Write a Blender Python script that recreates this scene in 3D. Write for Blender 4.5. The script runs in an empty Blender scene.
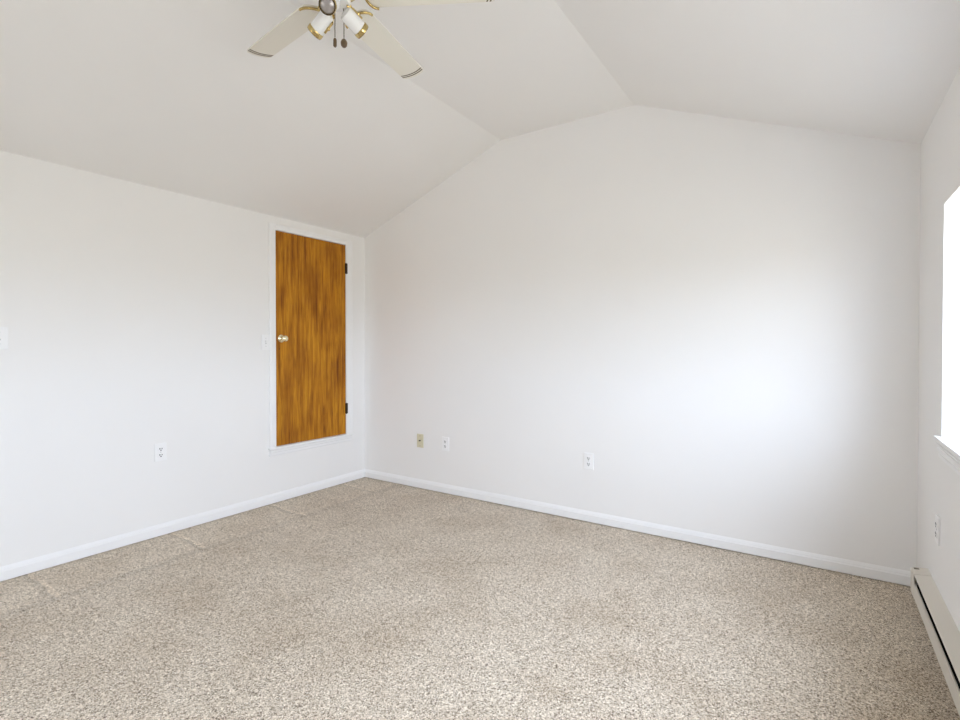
import bpy, bmesh, math, random
from mathutils import Vector, Matrix

C = bpy.context.scene.collection
SC = bpy.context.scene
PI = math.pi

# ------------------------------------------------------------------ camera
cam_data = bpy.data.cameras.new('camera')
cam_data.sensor_width = 36.0
cam_data.lens = 507.46 / 960 * 36.0
cam_data.shift_y = -7.67 / 960
cam_data.clip_start = 0.02
cam = bpy.data.objects.new('camera', cam_data)
C.objects.link(cam)
cam.location = (3.4726, -3.3024, 1.2)
cam.rotation_euler = (PI / 2 - 0.01037, 0, 0.58707)
SC.camera = cam

# ------------------------------------------------------------------ sky, exposure
SKY, GROUND = 15.0, 5.0
world = bpy.data.worlds.new('sky')
SC.world = world
world.use_nodes = True
wn, wl = world.node_tree.nodes, world.node_tree.links
wn.clear()
w_out = wn.new('ShaderNodeOutputWorld')
w_bg = wn.new('ShaderNodeBackground')
w_tc = wn.new('ShaderNodeTexCoord')
w_sep = wn.new('ShaderNodeSeparateXYZ')
w_ramp = wn.new('ShaderNodeValToRGB')
wl.new(w_tc.outputs['Generated'], w_sep.inputs[0])
w_map = wn.new('ShaderNodeMapRange')
w_map.inputs[1].default_value = -1.0
w_map.inputs[2].default_value = 1.0
wl.new(w_sep.outputs['Z'], w_map.inputs[0])
wl.new(w_map.outputs[0], w_ramp.inputs[0])
g = GROUND / SKY
el = w_ramp.color_ramp.elements
el[0].position = 0.0
el[0].color = (0.95 * g, 0.93 * g, 0.88 * g, 1)
el[1].position = 1.0
el[1].color = (0.92, 1.03, 1.30, 1)
e = el.new(0.47); e.color = (0.95 * g, 0.93 * g, 0.88 * g, 1)
e = el.new(0.52); e.color = (0.66, 0.73, 0.88, 1)
wl.new(w_ramp.outputs[0], w_bg.inputs[0])
w_bg.inputs[1].default_value = SKY
wl.new(w_bg.outputs[0], w_out.inputs[0])

SC.view_settings.view_transform = 'Standard'
SC.view_settings.look = 'None'
SC.view_settings.exposure = 0.27
SC.view_settings.gamma = 1.0
SC.view_settings.use_curve_mapping = False
SC.cycles.max_bounces = 16
SC.cycles.diffuse_bounces = 12
SC.cycles.transparent_max_bounces = 16
SC.cycles.use_denoising = True
SC.cycles.sample_clamp_indirect = 20

# ------------------------------------------------------------------ room measures
W, L = 3.8906, 4.95           # width, length
HK, HF = 2.2024, 2.7676       # knee wall height, flat ceiling height
X1, X2 = 1.4667, 2.4722       # ceiling folds
T = 0.14                      # wall thickness
WINS = [(-1.36, -0.577, 0.834, 1.772), (-3.55, -1.85, 0.834, 1.772)]   # y0, y1, z0, z1 on the right wall; second window unseen, added for light
REAR = (0.75, 1.35, 0.838, 1.772)                                        # x0, x1, z0, z1 on the rear wall; unseen window added for light


def portal(name, loc, rot, sx, sy):
    d = bpy.data.lights.new(name, 'AREA')
    d.shape = 'RECTANGLE'
    d.size, d.size_y = sx, sy
    d.cycles.is_portal = True
    o = bpy.data.objects.new(name, d)
    C.objects.link(o)
    o.location = loc
    o.rotation_euler = rot
    return o


for i, (y0, y1, z0, z1) in enumerate(WINS):
    portal('window_light', (W + T + 0.01, (y0 + y1) / 2, (z0 + z1) / 2), (0, PI / 2, 0), z1 - z0, y1 - y0)
portal('window_light', ((REAR[0] + REAR[1]) / 2, -L - T - 0.01, (REAR[2] + REAR[3]) / 2), (PI / 2, 0, 0),
       REAR[1] - REAR[0], REAR[3] - REAR[2])


# ------------------------------------------------------------------ materials
def mat(name, col, rough=0.5, metal=0.0, spec=0.5, trans=0.0):
    m = bpy.data.materials.new(name)
    m.use_nodes = True
    b = m.node_tree.nodes['Principled BSDF']
    b.inputs['Base Color'].default_value = (*col, 1)
    b.inputs['Roughness'].default_value = rough
    b.inputs['Metallic'].default_value = metal
    b.inputs['Specular IOR Level'].default_value = spec
    if trans:
        b.inputs['Transmission Weight'].default_value = trans
    return m


def N(m, t, **kw):
    n = m.node_tree.nodes.new(t)
    for k, v in kw.items():
        setattr(n, k, v)
    return n


def ramp(m, stops):
    r = N(m, 'ShaderNodeValToRGB')
    els = r.color_ramp.elements
    els[0].position, els[0].color = stops[0][0], (*stops[0][1], 1)
    els[1].position, els[1].color = stops[-1][0], (*stops[-1][1], 1)
    for p, c in stops[1:-1]:
        e = els.new(p)
        e.color = (*c, 1)
    return r


def painted(name, col, rough=0.6, bump=0.04, scale=220.0, var=0.012):
    """rolled wall paint: faint roller texture and faint tone variation"""
    m = mat(name, col, rough, spec=0.3)
    lk = m.node_tree.links
    b = m.node_tree.nodes['Principled BSDF']
    tc = N(m, 'ShaderNodeTexCoord')
    n = N(m, 'ShaderNodeTexNoise')
    n.inputs['Scale'].default_value = scale
    n.inputs['Detail'].default_value = 2
    lk.new(tc.outputs['Object'], n.inputs['Vector'])
    bp = N(m, 'ShaderNodeBump')
    bp.inputs['Strength'].default_value = bump
    bp.inputs['Distance'].default_value = 0.002
    lk.new(n.outputs['Fac'], bp.inputs['Height'])
    lk.new(bp.outputs[0], b.inputs['Normal'])
    n2 = N(m, 'ShaderNodeTexNoise')
    n2.inputs['Scale'].default_value = 0.9
    n2.inputs['Detail'].default_value = 3
    lk.new(tc.outputs['Object'], n2.inputs['Vector'])
    r = ramp(m, [(0.3, tuple(c - var for c in col)), (0.7, tuple(min(1, c + var) for c in col))])
    lk.new(n2.outputs['Fac'], r.inputs[0])
    lk.new(r.outputs[0], b.inputs['Base Color'])
    return m


TUFT = [(0.16, (0.11, 0.075, 0.045)), (0.36, (0.52, 0.435, 0.325)), (0.64, (0.69, 0.60, 0.48)), (0.86, (1.0, 0.92, 0.80))]


def carpet_material():
    m = mat('cut_pile_carpet', (0.45, 0.36, 0.27), 0.95, spec=0.1)
    lk = m.node_tree.links
    b = m.node_tree.nodes['Principled BSDF']
    tc = N(m, 'ShaderNodeTexCoord')
    # tufts: one random tone per tuft, two tuft sizes
    va = N(m, 'ShaderNodeTexVoronoi')
    va.inputs['Scale'].default_value = 330.0
    lk.new(tc.outputs['Object'], va.inputs['Vector'])
    vb = N(m, 'ShaderNodeTexVoronoi')
    vb.inputs['Scale'].default_value = 170.0
    lk.new(tc.outputs['Object'], vb.inputs['Vector'])
    sa, sb_ = N(m, 'ShaderNodeSeparateColor'), N(m, 'ShaderNodeSeparateColor')
    lk.new(va.outputs['Color'], sa.inputs[0])
    lk.new(vb.outputs['Color'], sb_.inputs[0])
    vm = N(m, 'ShaderNodeMix')
    vm.inputs[0].default_value = 0.34
    lk.new(sa.outputs[0], vm.inputs[2])
    lk.new(sb_.outputs[1], vm.inputs[3])
    tuft = ramp(m, TUFT)
    lk.new(vm.outputs[0], tuft.inputs[0])
    # foot-worn patches, larger scale
    n2 = N(m, 'ShaderNodeTexNoise')
    n2.inputs['Scale'].default_value = 2.3
    n2.inputs['Detail'].default_value = 5.0
    n2.inputs['Roughness'].default_value = 0.6
    lk.new(tc.outputs['Object'], n2.inputs['Vector'])
    pr = ramp(m, [(0.30, (0.86, 0.82, 0.77)), (0.50, (1.0, 0.985, 0.97)), (0.70, (1.07, 1.07, 1.07))])
    lk.new(n2.outputs['Fac'], pr.inputs[0])
    mx = N(m, 'ShaderNodeMix', data_type='RGBA', blend_type='MULTIPLY')
    mx.inputs[0].default_value = 1.0
    lk.new(tuft.outputs[0], mx.inputs[6])
    lk.new(pr.outputs[0], mx.inputs[7])
    # vacuum-cleaner lanes: short strokes against the left wall, pile laid the other way
    sep = N(m, 'ShaderNodeSeparateXYZ')
    wob = N(m, 'ShaderNodeTexNoise')
    wob.inputs['Scale'].default_value = 6.0
    lk.new(tc.outputs['Object'], wob.inputs['Vector'])
    ad = N(m, 'ShaderNodeVectorMath', operation='SCALE')
    sb = N(m, 'ShaderNodeVectorMath', operation='SUBTRACT')
    sb.inputs[1].default_value = (0.5, 0.5, 0.5)
    lk.new(wob.outputs['Color'], sb.inputs[0])
    lk.new(sb.outputs[0], ad.inputs[0])
    ad.inputs['Scale'].default_value = 0.06
    su = N(m, 'ShaderNodeVectorMath', operation='ADD')
    lk.new(tc.outputs['Object'], su.inputs[0])
    lk.new(ad.outputs[0], su.inputs[1])
    lk.new(su.outputs[0], sep.inputs[0])

    def math_(op, a, bb, clamp=False):
        n = N(m, 'ShaderNodeMath', operation=op)
        n.use_clamp = clamp
        for i, x in enumerate((a, bb)):
            if hasattr(x, 'is_linked'):
                lk.new(x, n.inputs[i])
            elif x is not None:
                n.inputs[i].default_value = x
        return n.outputs[0]

    def smooth(x, a, bb):
        n = N(m, 'ShaderNodeMapRange', interpolation_type='SMOOTHSTEP')
        n.inputs[1].default_value, n.inputs[2].default_value = a, bb
        lk.new(x, n.inputs[0])
        return n.outputs[0]

    inside = smooth(sep.outputs['X'], 0.48, 0.42)
    edge = math_('MULTIPLY', smooth(sep.outputs['X'], 0.40, 0.44), smooth(sep.outputs['X'], 0.50, 0.45))
    ph = math_('FRACT', math_('MULTIPLY', math_('ADD', sep.outputs['Y'], 10.16), 1 / 0.705), None)
    line = math_('MULTIPLY', smooth(ph, 0.045, 0.02), inside)
    dark = math_('MULTIPLY', math_('MULTIPLY', smooth(ph, 0.95, 0.985), inside), 1.0)
    f = math_('ADD', 1.0, math_('MULTIPLY', inside, 0.05))
    f = math_('ADD', f, math_('MULTIPLY', line, 0.13))
    f = math_('SUBTRACT', f, math_('MULTIPLY', dark, 0.15))
    f = math_('SUBTRACT', f, math_('MULTIPLY', edge, 0.12))
    sc = N(m, 'ShaderNodeVectorMath', operation='SCALE')
    lk.new(mx.outputs[2], sc.inputs[0])
    lk.new(f, sc.inputs['Scale'])
    lk.new(sc.outputs[0], b.inputs['Base Color'])
    bp = N(m, 'ShaderNodeBump')
    bp.inputs['Strength'].default_value = 0.7
    bp.inputs['Distance'].default_value = 0.006
    lk.new(vm.outputs[0], bp.inputs['Height'])
    lk.new(bp.outputs[0], b.inputs['Normal'])
    b.inputs['Sheen Weight'].default_value = 0.15
    return m


def wood_material():
    m = mat('stained_plywood', (0.5, 0.24, 0.03), 0.45, spec=0.2)
    lk = m.node_tree.links
    b = m.node_tree.nodes['Principled BSDF']
    tc = N(m, 'ShaderNodeTexCoord')
    mp = N(m, 'ShaderNodeMapping')
    mp.inputs['Scale'].default_value = (1.0, 26.0, 1.5)
    lk.new(tc.outputs['Object'], mp.inputs['Vector'])
    n = N(m, 'ShaderNodeTexNoise')
    n.inputs['Scale'].default_value = 1.5
    n.inputs['Detail'].default_value = 7
    n.inputs['Roughness'].default_value = 0.62
    n.inputs['Distortion'].default_value = 0.5
    lk.new(mp.outputs[0], n.inputs['Vector'])
    r = ramp(m, [(0.28, (0.19, 0.055, 0.004)), (0.42, (0.37, 0.135, 0.007)), (0.52, (0.48, 0.195, 0.010)),
                 (0.62, (0.57, 0.25, 0.014)), (0.76, (0.63, 0.31, 0.025))])
    lk.new(n.outputs['Fac'], r.inputs[0])
    # fine pores
    mp2 = N(m, 'ShaderNodeMapping')
    mp2.inputs['Scale'].default_value = (1.0, 170.0, 7.0)
    lk.new(tc.outputs['Object'], mp2.inputs['Vector'])
    n2 = N(m, 'ShaderNodeTexNoise')
    n2.inputs['Scale'].default_value = 1.0
    n2.inputs['Detail'].default_value = 3
    lk.new(mp2.outputs[0], n2.inputs['Vector'])
    r2 = ramp(m, [(0.30, (0.62, 0.55, 0.48)), (0.47, (1, 1, 1)), (1.0, (1.05, 1.05, 1.0))])
    lk.new(n2.outputs['Fac'], r2.inputs[0])
    mx = N(m, 'ShaderNodeMix', data_type='RGBA', blend_type='MULTIPLY')
    mx.inputs[0].default_value = 1.0
    lk.new(r.outputs[0], mx.inputs[6])
    lk.new(r2.outputs[0], mx.inputs[7])
    # cloudy veneer blotches
    mp3 = N(m, 'ShaderNodeMapping')
    mp3.inputs['Scale'].default_value = (1.0, 5.0, 2.0)
    lk.new(tc.outputs['Object'], mp3.inputs['Vector'])
    n3 = N(m, 'ShaderNodeTexNoise')
    n3.inputs['Scale'].default_value = 1.3
    n3.inputs['Detail'].default_value = 4
    lk.new(mp3.outputs[0], n3.inputs['Vector'])
    r3 = ramp(m, [(0.32, (0.70, 0.62, 0.60)), (0.55, (1, 1, 1)), (0.75, (1.1, 1.12, 1.1))])
    lk.new(n3.outputs['Fac'], r3.inputs[0])
    mx2 = N(m, 'ShaderNodeMix', data_type='RGBA', blend_type='MULTIPLY')
    mx2.inputs[0].default_value = 1.0
    lk.new(mx.outputs[2], mx2.inputs[6])
    lk.new(r3.outputs[0], mx2.inputs[7])
    lk.new(mx2.outputs[2], b.inputs['Base Color'])
    return m


def glass_material():
    m = bpy.data.materials.new('clear_window_glass')
    m.use_nodes = True
    nt = m.node_tree
    nt.nodes.clear()
    o = nt.nodes.new('ShaderNodeOutputMaterial')
    mix = nt.nodes.new('ShaderNodeMixShader')
    t = nt.nodes.new('ShaderNodeBsdfTransparent')
    t.inputs[0].default_value = (0.97, 0.985, 0.98, 1)
    gl = nt.nodes.new('ShaderNodeBsdfGlossy')
    gl.inputs['Roughness'].default_value = 0.02
    lw = nt.nodes.new('ShaderNodeLayerWeight')          # same reflectance on both faces of the pane
    lw.inputs[0].default_value = 0.5
    pw = nt.nodes.new('ShaderNodeMath')
    pw.operation = 'POWER'
    pw.inputs[1].default_value = 5.0
    ma = nt.nodes.new('ShaderNodeMath')
    ma.operation = 'MULTIPLY_ADD'
    ma.inputs[1].default_value = 0.9
    ma.inputs[2].default_value = 0.03
    nt.links.new(lw.outputs['Facing'], pw.inputs[0])
    nt.links.new(pw.outputs[0], ma.inputs[0])
    nt.links.new(ma.outputs[0], mix.inputs[0])
    nt.links.new(t.outputs[0], mix.inputs[1])
    nt.links.new(gl.outputs[0], mix.inputs[2])
    nt.links.new(mix.outputs[0], o.inputs[0])
    return m


M_WALL = painted('white_wall_paint', (0.87, 0.863, 0.852))
M_CEIL = painted('white_ceiling_paint', (0.85, 0.842, 0.83), 0.8, 0.05, 160)
M_TRIM = painted('white_trim_paint', (0.88, 0.88, 0.88), 0.35, 0.02, 60, 0.006)
M_CARPET = carpet_material()
M_WOOD = wood_material()
M_GLASS = glass_material()
M_VINYL = painted('white_vinyl', (0.88, 0.88, 0.88), 0.4, 0.01, 80, 0.004)
M_PLATE = painted('white_plastic', (0.90, 0.90, 0.90), 0.3, 0.01, 80, 0.004)
M_IVORY = painted('ivory_plastic', (0.68, 0.63, 0.45), 0.35, 0.01, 80, 0.01)
M_SLOT = mat('dark_slot', (0.008, 0.008, 0.01), 0.9, spec=0.1)
M_SCREW = mat('painted_screw', (0.62, 0.62, 0.62), 0.35)
M_BRASS = mat('polished_brass', (0.62, 0.48, 0.21), 0.14, 1.0)
M_DKBRASS = mat('antique_brass', (0.30, 0.20, 0.08), 0.3, 0.9)
M_KNOB = mat('pale_polished_brass', (0.85, 0.76, 0.52), 0.12, 1.0)
M_HINGE = mat('dark_bronze', (0.05, 0.035, 0.025), 0.4, 0.7)
M_FANWHITE = painted('white_enamel', (0.86, 0.86, 0.86), 0.25, 0.01, 80, 0.004)
M_BLADE = painted('whitewashed_blade', (0.77, 0.745, 0.67), 0.4, 0.02, 60, 0.02)
M_STRIPE = mat('brown_stripe', (0.07, 0.038, 0.018), 0.5)
M_BULB = mat('frosted_grey_bulb', (0.40, 0.37, 0.36), 0.22, 0.35)
M_CHAIN = mat('dull_chain', (0.20, 0.17, 0.13), 0.35, 0.8)
M_FOB = mat('dark_wood_fob', (0.12, 0.075, 0.035), 0.3)
M_HEATER = painted('almond_enamel', (0.72, 0.68, 0.61), 0.4, 0.02, 90, 0.02)
M_BLACK = mat('heater_black', (0.008, 0.008, 0.008), 0.8, spec=0.1)  # near-black, stands in for the shade inside the heater slot
M_FIN = mat('aluminium_fin', (0.25, 0.25, 0.25), 0.5, 0.8)


# ------------------------------------------------------------------ mesh helpers
def box(bm, lo, hi, bevel=0.0, seg=2):
    lo, hi = Vector(lo), Vector(hi)
    c = (lo + hi) / 2
    s = hi - lo
    r = bmesh.ops.create_cube(bm, size=1.0, matrix=Matrix.Translation(c) @ Matrix.Diagonal((*s, 1)))
    if bevel:
        vs = set(r['verts'])
        es = [ed for ed in bm.edges if ed.verts[0] in vs and ed.verts[1] in vs]
        bmesh.ops.bevel(bm, geom=es, offset=bevel, segments=seg, affect='EDGES', profile=0.6)


def prism(bm, pts, vec):
    """closed polygon extruded along vec"""
    a = [bm.verts.new(Vector(p)) for p in pts]
    b = [bm.verts.new(Vector(p) + Vector(vec)) for p in pts]
    bm.faces.new(a)
    bm.faces.new(b[::-1])
    n = len(a)
    for i in range(n):
        bm.faces.new((a[i], b[i], b[(i + 1) % n], a[(i + 1) % n]))


def lathe(bm, prof, mtx=Matrix.Identity(4), n=32, closed=False):
    rings = []
    for r, z in prof:
        if r < 1e-6:
            rings.append([bm.verts.new(mtx @ Vector((0, 0, z)))])
        else:
            rings.append([bm.verts.new(mtx @ Vector((r * math.cos(2 * PI * k / n), r * math.sin(2 * PI * k / n), z))) for k in range(n)])
    pairs = list(zip(rings, rings[1:]))
    if closed:
        pairs.append((rings[-1], rings[0]))
    for a, b in pairs:
        for k in range(n):
            k2 = (k + 1) % n
            if len(a) == 1 and len(b) == 1:
                continue
            if len(a) == 1:
                bm.faces.new((a[0], b[k2], b[k]))
            elif len(b) == 1:
                bm.faces.new((a[k], a[k2], b[0]))
            else:
                bm.faces.new((a[k], a[k2], b[k2], b[k]))


def tube(bm, pts, r, n=10, flat=1.0):
    pts = [Vector(p) for p in pts]
    rings = []
    up = Vector((0, 0, 1))
    for i, p in enumerate(pts):
        d = (pts[min(i + 1, len(pts) - 1)] - pts[max(i - 1, 0)]).normalized()
        ref = up if abs(d.dot(up)) < 0.95 else Vector((1, 0, 0))
        a = d.cross(ref).normalized()
        b = a.cross(d).normalized()
        rings.append([bm.verts.new(p + (a * math.cos(2 * PI * k / n) + b * math.sin(2 * PI * k / n) * flat) * r) for k in range(n)])
    for a, b in zip(rings, rings[1:]):
        for k in range(n):
            bm.faces.new((a[k], a[(k + 1) % n], b[(k + 1) % n], b[k]))
    bm.faces.new(rings[0][::-1])
    bm.faces.new(rings[-1])


def obj(name, bm, m, parent=None, smooth=False, loc=None, mtx=None):
    bmesh.ops.recalc_face_normals(bm, faces=bm.faces[:])
    me = bpy.data.meshes.new(name)
    bm.to_mesh(me)
    bm.free()
    if m:
        me.materials.append(m)
    if smooth:
        for p in me.polygons:
            p.use_smooth = True
        me.set_sharp_from_angle(angle=math.radians(40))
    o = bpy.data.objects.new(name, me)
    C.objects.link(o)
    if parent:
        o.parent = parent
    if mtx is not None:
        o.matrix_local = mtx
    if loc is not None:
        o.location = loc
    return o


def tag(o, label=None, cat=None, group=None, kind=None):
    for k, v in (('label', label), ('category', cat), ('group', group), ('kind', kind)):
        if v:
            o[k] = v
    return o


def empty(name, loc, rotz=0.0):
    o = bpy.data.objects.new(name, None)
    o.empty_display_size = 0.1
    C.objects.link(o)
    o.location = loc
    o.rotation_euler = (0, 0, rotz)
    return o


def copy_tree(o, parent=None):
    c = o.copy()
    C.objects.link(c)
    if parent:
        c.parent = parent
        c.matrix_parent_inverse = o.matrix_parent_inverse.copy()
    for ch in list(o.children):
        copy_tree(ch, c)
    return c


def B():
    return bmesh.new()


# ------------------------------------------------------------------ room shell
bm = B()
box(bm, (-T, -L - T, -0.12), (W + T, T, 0.0))
tag(obj('floor', bm, M_CARPET), 'beige cut pile carpet covering the whole floor', 'floor', kind='structure')

bm = B()
prism(bm, [(0, 0, 0), (W, 0, 0), (W, 0, HK), (X2, 0, HF), (X1, 0, HF), (0, 0, HK)], (0, T, 0))
tag(obj('wall_back', bm, M_WALL), 'wide white gable wall facing the camera', 'wall', kind='structure')

bm = B()
box(bm, (-T, -L - T, 0), (0, T, HK))
tag(obj('wall_left', bm, M_WALL), 'low white side wall with the small wooden door', 'wall', kind='structure')

bm = B()
ys = sorted([-L - T, T] + [v for w in WINS for v in w[:2]])
z0, z1 = WINS[0][2:]
box(bm, (W, ys[0], 0), (W + T, ys[1], HK))
box(bm, (W, ys[2], 0), (W + T, ys[3], HK))
box(bm, (W, ys[4], 0), (W + T, ys[5], HK))
for a, b in ((ys[1], ys[2]), (ys[3], ys[4])):
    box(bm, (W, a, 0), (W + T, b, z0))
    box(bm, (W, a, z1), (W + T, b, HK))
tag(obj('wall_right', bm, M_WALL), 'white side wall with the window and baseboard heater', 'wall', kind='structure')

bm = B()
rx0, rx1, rz0, rz1 = REAR
y = -L
box(bm, (0, y - T, 0), (rx0, y, HK))
box(bm, (rx1, y - T, 0), (W, y, HK))
box(bm, (rx0, y - T, 0), (rx1, y, rz0))
box(bm, (rx0, y - T, rz1), (rx1, y, HK))
prism(bm, [(0, y, HK), (W, y, HK), (X2, y, HF), (X1, y, HF)], (0, -T, 0))
tag(obj('wall_rear', bm, M_WALL), 'white gable wall behind the camera', 'wall', kind='structure')

bm = B()


def fold(x, z, nx, nz):
    """a soft taped-drywall fold: three points rounding the corner at (x, z)"""
    return [(x, z)]


prof = [(-T, HK), (0, HK), (X1, HF), (X2, HF), (W, HK), (W + T, HK), (W + T, HK + 0.12), (X2 + 0.05, HF + 0.12), (X1 - 0.05, HF + 0.12), (-T, HK + 0.12)]
prism(bm, [(x, T, z) for x, z in prof], (0, -L - 2 * T, 0))
tag(obj('ceiling', bm, M_CEIL), 'white vaulted ceiling with two slopes and a flat middle', 'ceiling', kind='structure')

# baseboards: moulded profile (distance from wall, height), a hair above the carpet
BB = [(0, 0.007), (0.0135, 0.007), (0.0135, 0.052), (0.0105, 0.056), (0.0095, 0.062), (0.005, 0.071), (0.003, 0.075), (0, 0.075)]


def baseboard(name, label, pts, vec):
    b_ = B()
    prism(b_, pts, vec)
    tag(obj(name, b_, M_TRIM), label, 'baseboard', kind='structure')


baseboard('baseboard_left', 'white moulded baseboard along the wall with the wooden door', [(d, -L, z) for d, z in BB], (0, L, 0))
baseboard('baseboard_back', 'white moulded baseboard along the wide gable wall', [(0.0135, -d, z) for d, z in BB], (W - 0.027, 0, 0))
baseboard('baseboard_right', 'white moulded baseboard under the heater', [(W - d, -L, z) for d, z in BB], (0, L, 0))
baseboard('baseboard_rear', 'white moulded baseboard behind the camera', [(0.0135, -L + d, z) for d, z in BB], (W - 0.027, 0, 0))


# ------------------------------------------------------------------ windows
def window(name, label, w, h, mtx, stool=True):
    """double-hung window built in local axes: x along the wall, y outwards, z up; origin at the sill, inner wall face"""
    root = empty(name, (0, 0, 0))
    root.matrix_world = mtx
    tag(root, label, 'window', kind='structure')
    fw, y0, y1 = 0.025, 0.100, 0.138
    b_ = B()
    box(b_, (0, y0, 0), (fw, y1, h), 0.003)
    box(b_, (w - fw, y0, 0), (w, y1, h), 0.003)
    box(b_, (fw, y0, 0), (w - fw, y1, fw), 0.003)
    box(b_, (fw, y0, h - fw), (w - fw, y1, h), 0.003)
    obj('window_frame', b_, M_VINYL, root)
    for k in (0, 1):
        a, c = (fw, h / 2 + 0.015) if k == 0 else (h / 2 - 0.015, h - fw)
        ya = 0.103 if k == 0 else 0.120
        b_ = B()
        s = 0.028
        box(b_, (fw, ya, a), (fw + s, ya + 0.016, c), 0.002)
        box(b_, (w - fw - s, ya, a), (w - fw, ya + 0.016, c), 0.002)
        box(b_, (fw + s, ya, a), (w - fw - s, ya + 0.016, a + s), 0.002)
        box(b_, (fw + s, ya, c - s), (w - fw - s, ya + 0.016, c), 0.002)
        sash = obj('sash', b_, M_VINYL, root)
        b_ = B()
        box(b_, (fw + s - 0.004, ya + 0.007, a + s - 0.004), (w - fw - s + 0.004, ya + 0.011, c - s + 0.004))
        obj('glass_pane', b_, M_GLASS, sash)
    # stool with horns and stepped apron
    b_ = B()
    box(b_, (-0.042, -0.020, -0.016), (w + 0.042, 0.0, 0.004), 0.005, 3)
    box(b_, (0.0005, -0.004, -0.018), (w - 0.0005, 0.101, 0.004), 0.0)
    obj('window_sill', b_, M_TRIM, root)
    b_ = B()
    prism(b_, [(-0.028, -d, z) for d, z in ((0, -0.080), (0.006, -0.080), (0.006, -0.066), (0.003, -0.064), (0.003, -0.058), (0.010, -0.054), (0.010, -0.040), (0.005, -0.037), (0.006, -0.030), (0.012, -0.027), (0.016, -0.026), (0.016, -0.020), (0, -0.020))], (w + 0.056, 0, 0))
    obj('apron', b_, M_TRIM, root)
    return root


for k, (y0, y1, z0, z1) in enumerate(WINS):
    lab = ['white window in the right wall above the baseboard heater', 'unseen white window added for light in the right wall beside the camera'][k]
    # local x -> world -y, local y -> world +x
    m4 = Matrix(((0, 1, 0, W), (-1, 0, 0, y1), (0, 0, 1, z0), (0, 0, 0, 1)))
    window('window_%d' % (k + 1), lab, y1 - y0, z1 - z0, m4)
m4 = Matrix(((-1, 0, 0, REAR[1]), (0, -1, 0, -L), (0, 0, 1, REAR[2]), (0, 0, 0, 1)))
window('window_3', 'unseen white window added for light in the wall behind the camera', REAR[1] - REAR[0], REAR[3] - REAR[2], m4)

# ------------------------------------------------------------------ small wooden door in the left wall
DY0, DY1, DZ0, DZ1 = -0.930, -0.235, 0.433, 2.097
door = tag(empty('door_1', (0, (DY0 + DY1) / 2, DZ0)), 'short orange stained plywood door raised above the floor', 'door', kind='structure')
bm = B()
g_ = 0.004
box(bm, (0.001, DY0 + g_, DZ0 + g_), (0.013, DY1 - g_, DZ1 - g_), 0.0015)
leaf = obj('door_panel', bm, M_WOOD, door)
leaf.matrix_parent_inverse = Matrix.Translation(-door.location)

KY, KZ = -0.882, 1.266
kn = Matrix.Translation((0.013, KY, KZ)) @ Matrix.Rotation(PI / 2, 4, 'Y')
bm = B()
lathe(bm, [(0.0, 0.0), (0.030, 0.0), (0.0305, 0.003), (0.027, 0.007), (0.016, 0.009), (0.012, 0.012), (0.011, 0.026), (0.015, 0.031), (0.0225, 0.037), (0.0255, 0.046), (0.0245, 0.055), (0.019, 0.061), (0.010, 0.063), (0.009, 0.062), (0.0, 0.062)], kn, 36)
k_ = obj('door_knob', bm, M_KNOB, door, True)
k_.matrix_parent_inverse = Matrix.Translation(-door.location)
bm = B()
lathe(bm, [(0, 0.0), (0.004, 0.0), (0.004, 0.001), (0, 0.001)], Matrix.Translation((0.013, KY - 0.018, 1.185)) @ Matrix.Rotation(PI / 2, 4, 'Y'), 16)
h_ = obj('screw_hole', bm, M_HINGE, door, True)
h_.matrix_parent_inverse = Matrix.Translation(-door.location)
for hz in (1.890, 0.660):
    bm = B()
    box(bm, (0.013, DY1 - 0.010, hz - 0.045), (0.0150, DY1 + 0.002, hz + 0.045), 0.0006)
    box(bm, (0.019, DY1 - 0.002, hz - 0.045), (0.0205, DY1 + 0.015, hz + 0.045), 0.0006)
    lathe(bm, [(0, -0.050), (0.003, -0.049), (0.0055, -0.045), (0.0055, 0.045), (0.003, 0.049), (0, 0.050)], Matrix.Translation((0.0195, DY1 - 0.001, hz)), 16)
    h_ = obj('hinge', bm, M_HINGE, door, True)
    h_.matrix_parent_inverse = Matrix.Translation(-door.location)

# casing round the door (wall trim, does not move with the door)
bm = B()
CT = 0.019


def casing_profile(w_):
    return [(0, 0), (0, CT - 0.003), (0.003, CT), (w_ - 0.012, CT), (w_ - 0.006, CT - 0.004), (w_, CT - 0.006), (w_, 0)]


cw = 0.050
hd = 0.046
prism(bm, [(d, DY0 - a, DZ0) for a, d in casing_profile(cw)], (0, 0, DZ1 - DZ0 + hd))
prism(bm, [(d, DY1 + a, DZ0) for a, d in casing_profile(0.078)], (0, 0, DZ1 - DZ0 + hd))
prism(bm, [(d, DY0, DZ1 + a) for a, d in casing_profile(hd)], (0, DY1 - DY0, 0))
tag(obj('trim_1', bm, M_TRIM), 'white casing around the short wooden door', 'trim', kind='structure')
bm = B()
box(bm, (0, DY0 - 0.064, DZ0 - 0.017), (0.030, DY1 + 0.072, DZ0), 0.004, 3)
prism(bm, [(d, DY0 - cw, z) for d, z in ((0, 0.364), (0.006, 0.364), (0.009, 0.372), (0.009, 0.388), (0.013, 0.394), (0.013, 0.408), (0.018, 0.414), (0.018, DZ0 - 0.017), (0, DZ0 - 0.017))], (0, DY1 - DY0 + cw + 0.066, 0))
tag(obj('trim_2', bm, M_TRIM), 'white moulded ledge below the short wooden door', 'trim', kind='structure')


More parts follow.
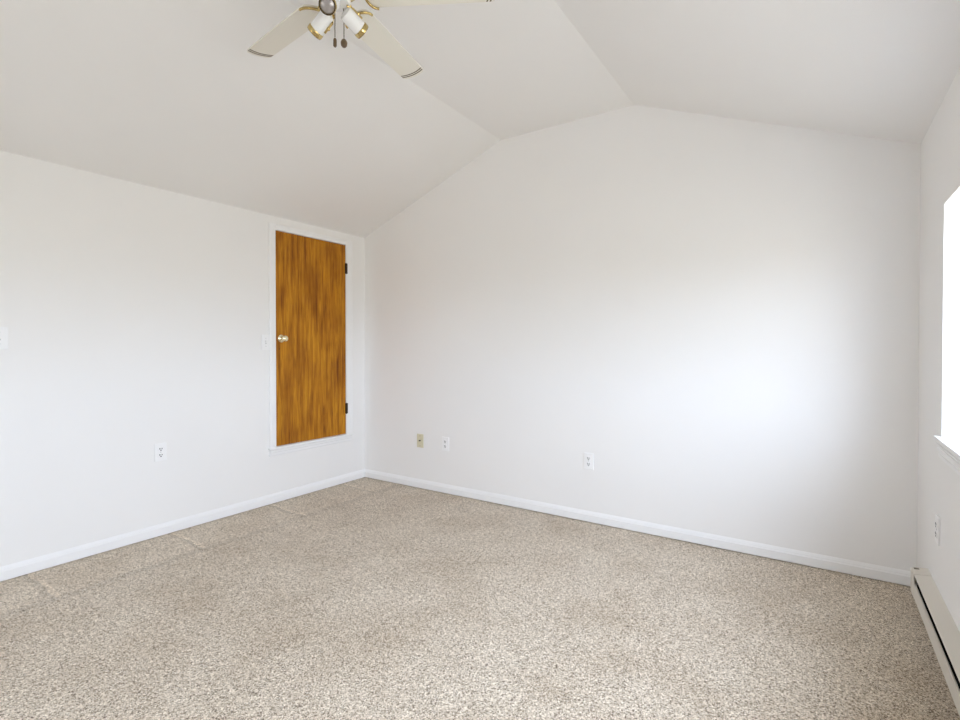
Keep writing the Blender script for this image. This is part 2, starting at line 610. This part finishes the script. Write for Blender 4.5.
# ------------------------------------------------------------------ plates on the walls
# local axes: x across, z up, y = -out of the wall (front faces -y)
def lens_face(bm_, cx, cz, w_, h_, y0, y1, n=12):
    """receptacle face: circle clipped flat at top and bottom"""
    pts = []
    r = w_ / 2
    a0 = math.asin(min(1, (h_ / 2) / r))
    for s in (0, 1):
        for k in range(n + 1):
            a = (-a0 + 2 * a0 * k / n) + (PI if s else 0)
            pts.append((cx + r * math.cos(a), y0, cz + r * math.sin(a)))
    prism(bm_, pts, (0, y1 - y0, 0))


def screw(bm_, x, z, y, r=0.0035):
    lathe(bm_, [(0, 0), (r, 0), (r * 0.9, 0.0012), (0, 0.0016)], Matrix.Translation((x, y, z)) @ Matrix.Rotation(PI / 2, 4, 'X'), 14)


def plate(bm_, w_=0.070, h_=0.114, t_=0.006):
    box(bm_, (-w_ / 2, -t_, -h_ / 2), (w_ / 2, 0, h_ / 2), 0.003, 3)


def make_outlet(label, group=None):
    r_ = tag(empty('wall_outlet', (0, 0, 0)), label, 'outlet', group)
    b_ = B(); plate(b_); obj('cover_plate', b_, M_PLATE, r_)
    for s in (1, -1):
        cz = s * 0.0195
        b_ = B(); lens_face(b_, 0, cz, 0.0345, 0.0285, -0.0085, -0.0055)
        rc = obj('receptacle', b_, M_PLATE, r_)
        for dx, hh in ((-0.0065, 0.0095), (0.0065, 0.0075)):
            b_ = B(); box(b_, (dx - 0.0023, -0.0090, cz + 0.0035 - hh / 2), (dx + 0.0023, -0.0084, cz + 0.0035 + hh / 2))
            obj('slot', b_, M_SLOT, rc)
        b_ = B(); lathe(b_, [(0, 0), (0.0037, 0), (0.0037, 0.0005), (0, 0.0005)], Matrix.Translation((0, -0.0085, cz - 0.0072)) @ Matrix.Rotation(PI / 2, 4, 'X'), 16)
        obj('ground_hole', b_, M_SLOT, rc)
    b_ = B(); screw(b_, 0, 0, -0.006); obj('screw', b_, M_SCREW, r_, True)
    return r_


def make_switch(label):
    r_ = tag(empty('light_switch', (0, 0, 0)), label, 'switch', 'toggle switches on the left wall')
    b_ = B(); plate(b_); obj('cover_plate', b_, M_PLATE, r_)
    b_ = B(); box(b_, (-0.0052, -0.0064, -0.0125), (0.0052, -0.0056, 0.0125)); obj('toggle_opening', b_, M_SCREW, r_)
    b_ = B()
    prism(b_, [(-0.004, -0.005, -0.006), (-0.004, -0.005, 0.004), (-0.004, -0.017, 0.012), (-0.004, -0.018, 0.007)], (0.008, 0, 0))
    obj('toggle', b_, M_PLATE, r_)
    for s in (1, -1):
        b_ = B(); screw(b_, 0, s * 0.030, -0.006); obj('screw', b_, M_SCREW, r_, True)
    return r_


def on_wall(o, wall, a, z):
    if wall == 'back':
        o.location, o.rotation_euler = (a, 0, z), (0, 0, 0)
    elif wall == 'left':
        o.location, o.rotation_euler = (0, a, z), (0, 0, PI / 2)
    else:
        o.location, o.rotation_euler = (W, a, z), (0, 0, -PI / 2)


out = make_outlet('white duplex outlet in the middle of the gable wall')
on_wall(out, 'back', 2.172, 0.418)
for lab, wl_, a, z in (('white duplex outlet just right of the ivory cable plate', 'back', 0.938, 0.406),
                       ('white duplex outlet on the wall with the wooden door', 'left', -1.749, 0.533),
                       ('white duplex outlet beneath the window above the heater', 'right', -0.527, 0.449)):
    c_ = copy_tree(out)
    c_['label'] = lab
    on_wall(c_, wl_, a, z)
sw = make_switch('white toggle switch touching the wooden door casing')
on_wall(sw, 'left', -1.0085, 1.236)
c_ = copy_tree(sw)
c_['label'] = 'white toggle switch far left of the wooden door'
on_wall(c_, 'left', -2.507, 1.246)

cp = tag(empty('cable_plate', (0, 0, 0)), 'ivory cable plate with a dark centre jack near the corner', 'wall plate')
bm = B(); plate(bm); obj('cover_plate', bm, M_IVORY, cp)
bm = B(); lathe(bm, [(0.0, 0), (0.0065, 0), (0.0065, 0.003), (0.0048, 0.003), (0.0048, 0.011), (0.0028, 0.011), (0.0028, 0.006), (0, 0.006)], Matrix.Translation((0, -0.006, 0.002)) @ Matrix.Rotation(PI / 2, 4, 'X'), 20)
obj('jack', bm, M_HINGE, cp, True)
for s in (1, -1):
    bm = B(); screw(bm, 0, s * 0.042, -0.006); obj('screw', bm, M_DKBRASS, cp, True)
on_wall(cp, 'back', 0.668, 0.405)

# ------------------------------------------------------------------ electric baseboard heater
HY0, HY1 = -1.400, -0.305
HX = 3.832
WB = W - 0.0002
heater = tag(empty('baseboard_heater', (WB, (HY0 + HY1) / 2, 0.095)), 'long almond metal electric heater fixed low on the right wall', 'heater')
pinv = Matrix.Translation(-heater.location)


def hpart(name, b_, m, parent=None, smooth=False):
    o = obj(name, b_, m, parent or heater, smooth)
    if parent is None:
        o.matrix_parent_inverse = pinv
    return o


bm = B()
prism(bm, [(WB, HY0, 0.206), (HX + 0.002, HY0, 0.199), (HX, HY0, 0.197), (HX + 0.001, HY0, 0.195), (HX + 0.004, HY0, 0.196), (WB - 0.002, HY0, 0.203), (WB - 0.002, HY0, 0.100), (WB, HY0, 0.100)], (0, HY1 - HY0, 0))
hpart('hood', bm, M_HEATER)
bm = B()
prism(bm, [(HX, HY0 + 0.002, 0.096), (HX, HY0 + 0.002, 0.150), (HX + 0.004, HY0 + 0.002, 0.1515), (HX + 0.004, HY0 + 0.002, 0.1535), (HX + 0.001, HY0 + 0.002, 0.155), (HX + 0.002, HY0 + 0.002, 0.158), (HX + 0.006, HY0 + 0.002, 0.158), (HX + 0.006, HY0 + 0.002, 0.155), (HX + 0.006, HY0 + 0.002, 0.098), (HX + 0.030, HY0 + 0.002, 0.098), (HX + 0.030, HY0 + 0.002, 0.096)], (0, HY1 - HY0 - 0.004, 0))
hpart('front_panel', bm, M_HEATER)
for a, b in ((HY1 - 0.088, HY1 + 0.001), (HY0 - 0.001, HY0 + 0.030)):
    bm = B()
    end = HY1 if b > -0.5 else HY0
    prism(bm, [(HX - 0.0015, a, 0.094), (HX - 0.0015, a, 0.198), (HX + 0.001, a, 0.2008), (WB, a, 0.2078), (WB, a, 0.2045), (HX + 0.004, a, 0.1975), (HX + 0.0008, a, 0.196), (HX + 0.0008, a, 0.094)], (0, b - a, 0))
    box(bm, (HX, end - 0.001, 0.094), (WB, end + 0.001, 0.200))
    hpart('end_cap', bm, M_HEATER)
bm = B()
for k in range(46):
    yy = HY0 + 0.10 + k * (HY1 - HY0 - 0.20) / 45
    box(bm, (HX + 0.010, yy - 0.0006, 0.108), (W - 0.010, yy + 0.0006, 0.185))
box(bm, (HX + 0.010, HY0 + 0.03, 0.112), (W - 0.010, HY1 - 0.09, 0.158))  # solid black fill behind the fins, painted shade for the slot
el_ = hpart('heating_element', bm, M_BLACK)
bm = B()
tube(bm, [(HX + 0.034, HY0 + 0.03, 0.15), (HX + 0.034, HY1 - 0.03, 0.15)], 0.006)
obj('element_rod', bm, M_BLACK, el_).matrix_parent_inverse = Matrix.Identity(4)
bm = B()
box(bm, (WB - 0.004, HY0 + 0.003, 0.098), (WB - 0.0025, HY1 - 0.003, 0.2))
hpart('back_plate', bm, M_BLACK)
bm = B()
box(bm, (HX + 0.008, HY1 - 0.024, 0.2012), (HX + 0.026, HY1 - 0.012, 0.2045))
hpart('rating_tag', bm, M_CHAIN)

# ------------------------------------------------------------------ ceiling fan
FX, FY, FZ = 1.987, -2.030, 2.495
fan = tag(empty('ceiling_fan', (FX, FY, HF)), 'white and brass five blade ceiling fan with three spotlights', 'ceiling fan')
DZ = FZ - HF


def fl(z):
    return z - HF


bm = B()
lathe(bm, [(0, fl(HF)), (0.070, fl(HF)), (0.072, fl(2.755)), (0.066, fl(2.72)), (0.040, fl(2.700)), (0, fl(2.700))], n=40)
obj('canopy', bm, M_FANWHITE, fan, True)
bm = B()
lathe(bm, [(0, fl(2.702)), (0.060, fl(2.702)), (0.098, fl(2.690)), (0.108, fl(2.660)), (0.108, fl(2.575)), (0.096, fl(2.545)), (0.060, fl(2.530)), (0, fl(2.530))], n=48)
mo = obj('motor_housing', bm, M_FANWHITE, fan, True)
bm = B()
lathe(bm, [(0.1075, fl(2.640)), (0.1105, fl(2.636)), (0.1105, fl(2.606)), (0.1075, fl(2.602))], n=48)
obj('brass_band', bm, M_BRASS, mo, True)
bm = B()
lathe(bm, [(0, fl(2.531)), (0.085, fl(2.531)), (0.088, fl(2.524)), (0.080, fl(2.516)), (0.050, fl(2.512)), (0, fl(2.512))], n=40)
obj('flywheel', bm, M_BRASS, fan, True)

# blades
BTIP, BROOT, WT, WR = 0.584, 0.137, 0.0555, 0.058
PITCH = -0.178


def blade_outline():
    pts = []
    n = 14
    for k in range(n + 1):                              # rounded root
        a = PI / 2 + PI * k / n
        pts.append((BROOT + 0.030 * math.cos(a), WR * math.sin(a)))
    cr = 0.010                                          # tip corners and bulge
    m = 16
    tip = []
    for k in range(m + 1):
        v = -WT + 2 * WT * k / m
        u = BTIP + 0.013 * (1 - (v / WT) ** 2)
        ed = max(0, abs(v) - (WT - cr)) / cr
        u -= cr * (1 - math.sqrt(max(0, 1 - ed * ed))) * 0.8
        tip.append((u, v))
    return pts + tip


bm = B()
prism(bm, [(u, v, -0.003) for u, v in blade_outline()], (0, 0, 0.006))
blade = obj('blade', bm, M_BLADE, fan)
for off in (0.014, 0.0265):
    bm = B()
    m = 16
    vs = []
    for k in range(m + 1):
        v = (-WT + 2 * WT * k / m) * 0.97
        u = BTIP + 0.013 * (1 - (v / WT) ** 2) - off
        vs.append((u, v))
    poly = [(u, v, -0.0036) for u, v in vs] + [(u - 0.0055, v, -0.0036) for u, v in reversed(vs)]
    prism(bm, poly, (0, 0, 0.0008))
    obj('stripe', bm, M_STRIPE, blade)
bm = B()
pts = []
for k in range(17):
    a = PI / 2 + PI * k / 16
    pts.append((BROOT + 0.012 + 0.040 * math.cos(a), (WR + 0.001) * math.sin(a), -0.008))
tube(bm, pts, 0.0048, 10)
tube(bm, [(BROOT - 0.026, 0, -0.008), (0.100, 0, -0.003), (0.088, 0, 0.010), (0.072, 0, 0.021), (0.055, 0, 0.026)], 0.010, 10, 0.5)
obj('blade_arm', bm, M_BRASS, blade, True)
A0 = 101.75
for k in range(5):
    b_ = blade if k == 0 else copy_tree(blade, fan)
    b_.matrix_local = Matrix.Translation((0, 0, DZ)) @ Matrix.Rotation(math.radians(A0 + 72 * k), 4, 'Z') @ Matrix.Rotation(PITCH, 4, 'X')

# light kit
bm = B()
lathe(bm, [(0, fl(2.513)), (0.050, fl(2.513)), (0.054, fl(2.505)), (0.054, fl(2.474)), (0.048, fl(2.466)), (0.012, fl(2.463)), (0, fl(2.463))], n=40)
sh = obj('switch_housing', bm, M_FANWHITE, fan, True)
bm = B()
lathe(bm, [(0.0535, fl(2.512)), (0.058, fl(2.508)), (0.058, fl(2.502)), (0.0535, fl(2.498))], n=40)
obj('brass_band', bm, M_BRASS, sh, True)
bm = B()
lathe(bm, [(0.0, fl(2.464)), (0.008, fl(2.463)), (0.010, fl(2.455)), (0.006, fl(2.447)), (0, fl(2.444))], n=20)
obj('finial', bm, M_BRASS, sh, True)


def axis_matrix(s, e_):
    z = (e_ - s).normalized()
    x = Vector((0, 0, 1)).cross(z).normalized()
    y_ = z.cross(x)
    m = Matrix((x, y_, z)).transposed().to_4x4()
    return Matrix.Translation(s) @ m


SPOTS = [((1.946, -2.031, 2.437), (1.882, -2.039, 2.392)),
         ((2.007, -1.995, 2.437), (2.019, -1.930, 2.405)),
         ((2.012, -2.065, 2.437), (2.044, -2.114, 2.391))]
for (s, e_), toward in zip(SPOTS, ((0.62, 0.42, -0.66), (0.62, 0.42, 0.66), (-0.3, -0.2, 0.9))):
    s = Vector(s) - fan.location
    e_ = Vector(e_) - fan.location
    ln = (e_ - s).length
    m4 = axis_matrix(s, e_)
    bm = B()
    R0 = 0.0280
    lathe(bm, [(0, -0.012), (0.012, -0.012), (0.026, -0.006), (R0, 0.004), (R0, ln - 0.004), (R0 - 0.002, ln - 0.004), (R0 - 0.002, 0.006), (0, 0.0)], n=36)
    shade = obj('spotlight_shade', bm, M_FANWHITE, fan, True, mtx=m4)
    bm = B()
    lathe(bm, [(R0 - 0.003, ln - 0.012), (R0 + 0.001, ln - 0.012), (R0 + 0.0025, ln - 0.009), (R0 + 0.0025, ln + 0.003), (R0 + 0.001, ln + 0.006), (R0 - 0.003, ln + 0.006), (R0 - 0.003, ln - 0.012)], n=36)
    obj('brass_ring', bm, M_BRASS, shade, True)
    bm = B()
    lathe(bm, [(0, 0.006), (0.014, 0.006), (0.016, 0.025), (0.023, ln - 0.022), (0.0255, ln - 0.006), (0.0235, ln + 0.004), (0.012, ln + 0.009), (0, ln + 0.011)], n=32)
    obj('bulb', bm, M_BULB, shade, True)
    # dark ring standing in for the shaded gap between bulb and brass ring
    bm = B()
    lathe(bm, [(0.0245, ln - 0.006), (R0 + 0.0005, ln - 0.006), (R0 + 0.0012, ln + 0.0066), (R0 - 0.0022, ln + 0.0066), (0.0245, ln - 0.004)], n=36)
    obj('gap_shade_ring', bm, M_HINGE, shade, True)
    # brass yoke from the housing along one flank of the shade
    ax = (e_ - s).normalized()
    side = Vector(toward)
    side = (side - ax * side.dot(ax)).normalized()
    mid = s.lerp(e_, 0.40)
    bm = B()
    tube(bm, [Vector((s.x * 0.8, s.y * 0.8, fl(2.466))) + side * 0.012, s + side * 0.022 - ax * 0.012,
              s + side * 0.031 + ax * 0.006, mid + side * 0.031, s.lerp(e_, 0.66) + side * 0.031], 0.0042, 8)
    kx = mid + side * 0.031
    lathe(bm, [(0, -0.002), (0.0065, -0.002), (0.0065, 0.004), (0.003, 0.008), (0, 0.008)], axis_matrix(kx, kx + side), 12)
    obj('yoke', bm, M_BRASS, shade, True).matrix_parent_inverse = m4.inverted()
for (x, y_), zb, flat in (((1.953, -2.004), 2.346, True), ((1.989, -1.992), 2.338, False)):
    x, y_ = x - FX, y_ - FY
    bm = B()
    tube(bm, [(x * 0.9, y_ * 0.9, fl(2.467)), (x, y_, fl(2.455)), (x, y_, fl(zb + 0.02))], 0.0017, 8)
    for k in range(24):
        z = 2.452 - k * (2.452 - zb - 0.02) / 24
        bmesh.ops.create_icosphere(bm, subdivisions=1, radius=0.0024, matrix=Matrix.Translation((x, y_, fl(z))))
    ch = obj('pull_chain', bm, M_CHAIN, fan, True)
    bm = B()
    if flat:
        lathe(bm, [(0, 0.017), (0.004, 0.016), (0.0065, 0.011), (0.0065, -0.012), (0.004, -0.016), (0, -0.016)], Matrix.Translation((x, y_, fl(zb))), 20)
    else:
        lathe(bm, [(0, 0.018), (0.004, 0.016), (0.009, 0.011), (0.0125, 0.002), (0.011, -0.009), (0.006, -0.015), (0, -0.017)], Matrix.Translation((x, y_, fl(zb))), 24)
    obj('fob', bm, M_FOB, ch, True)
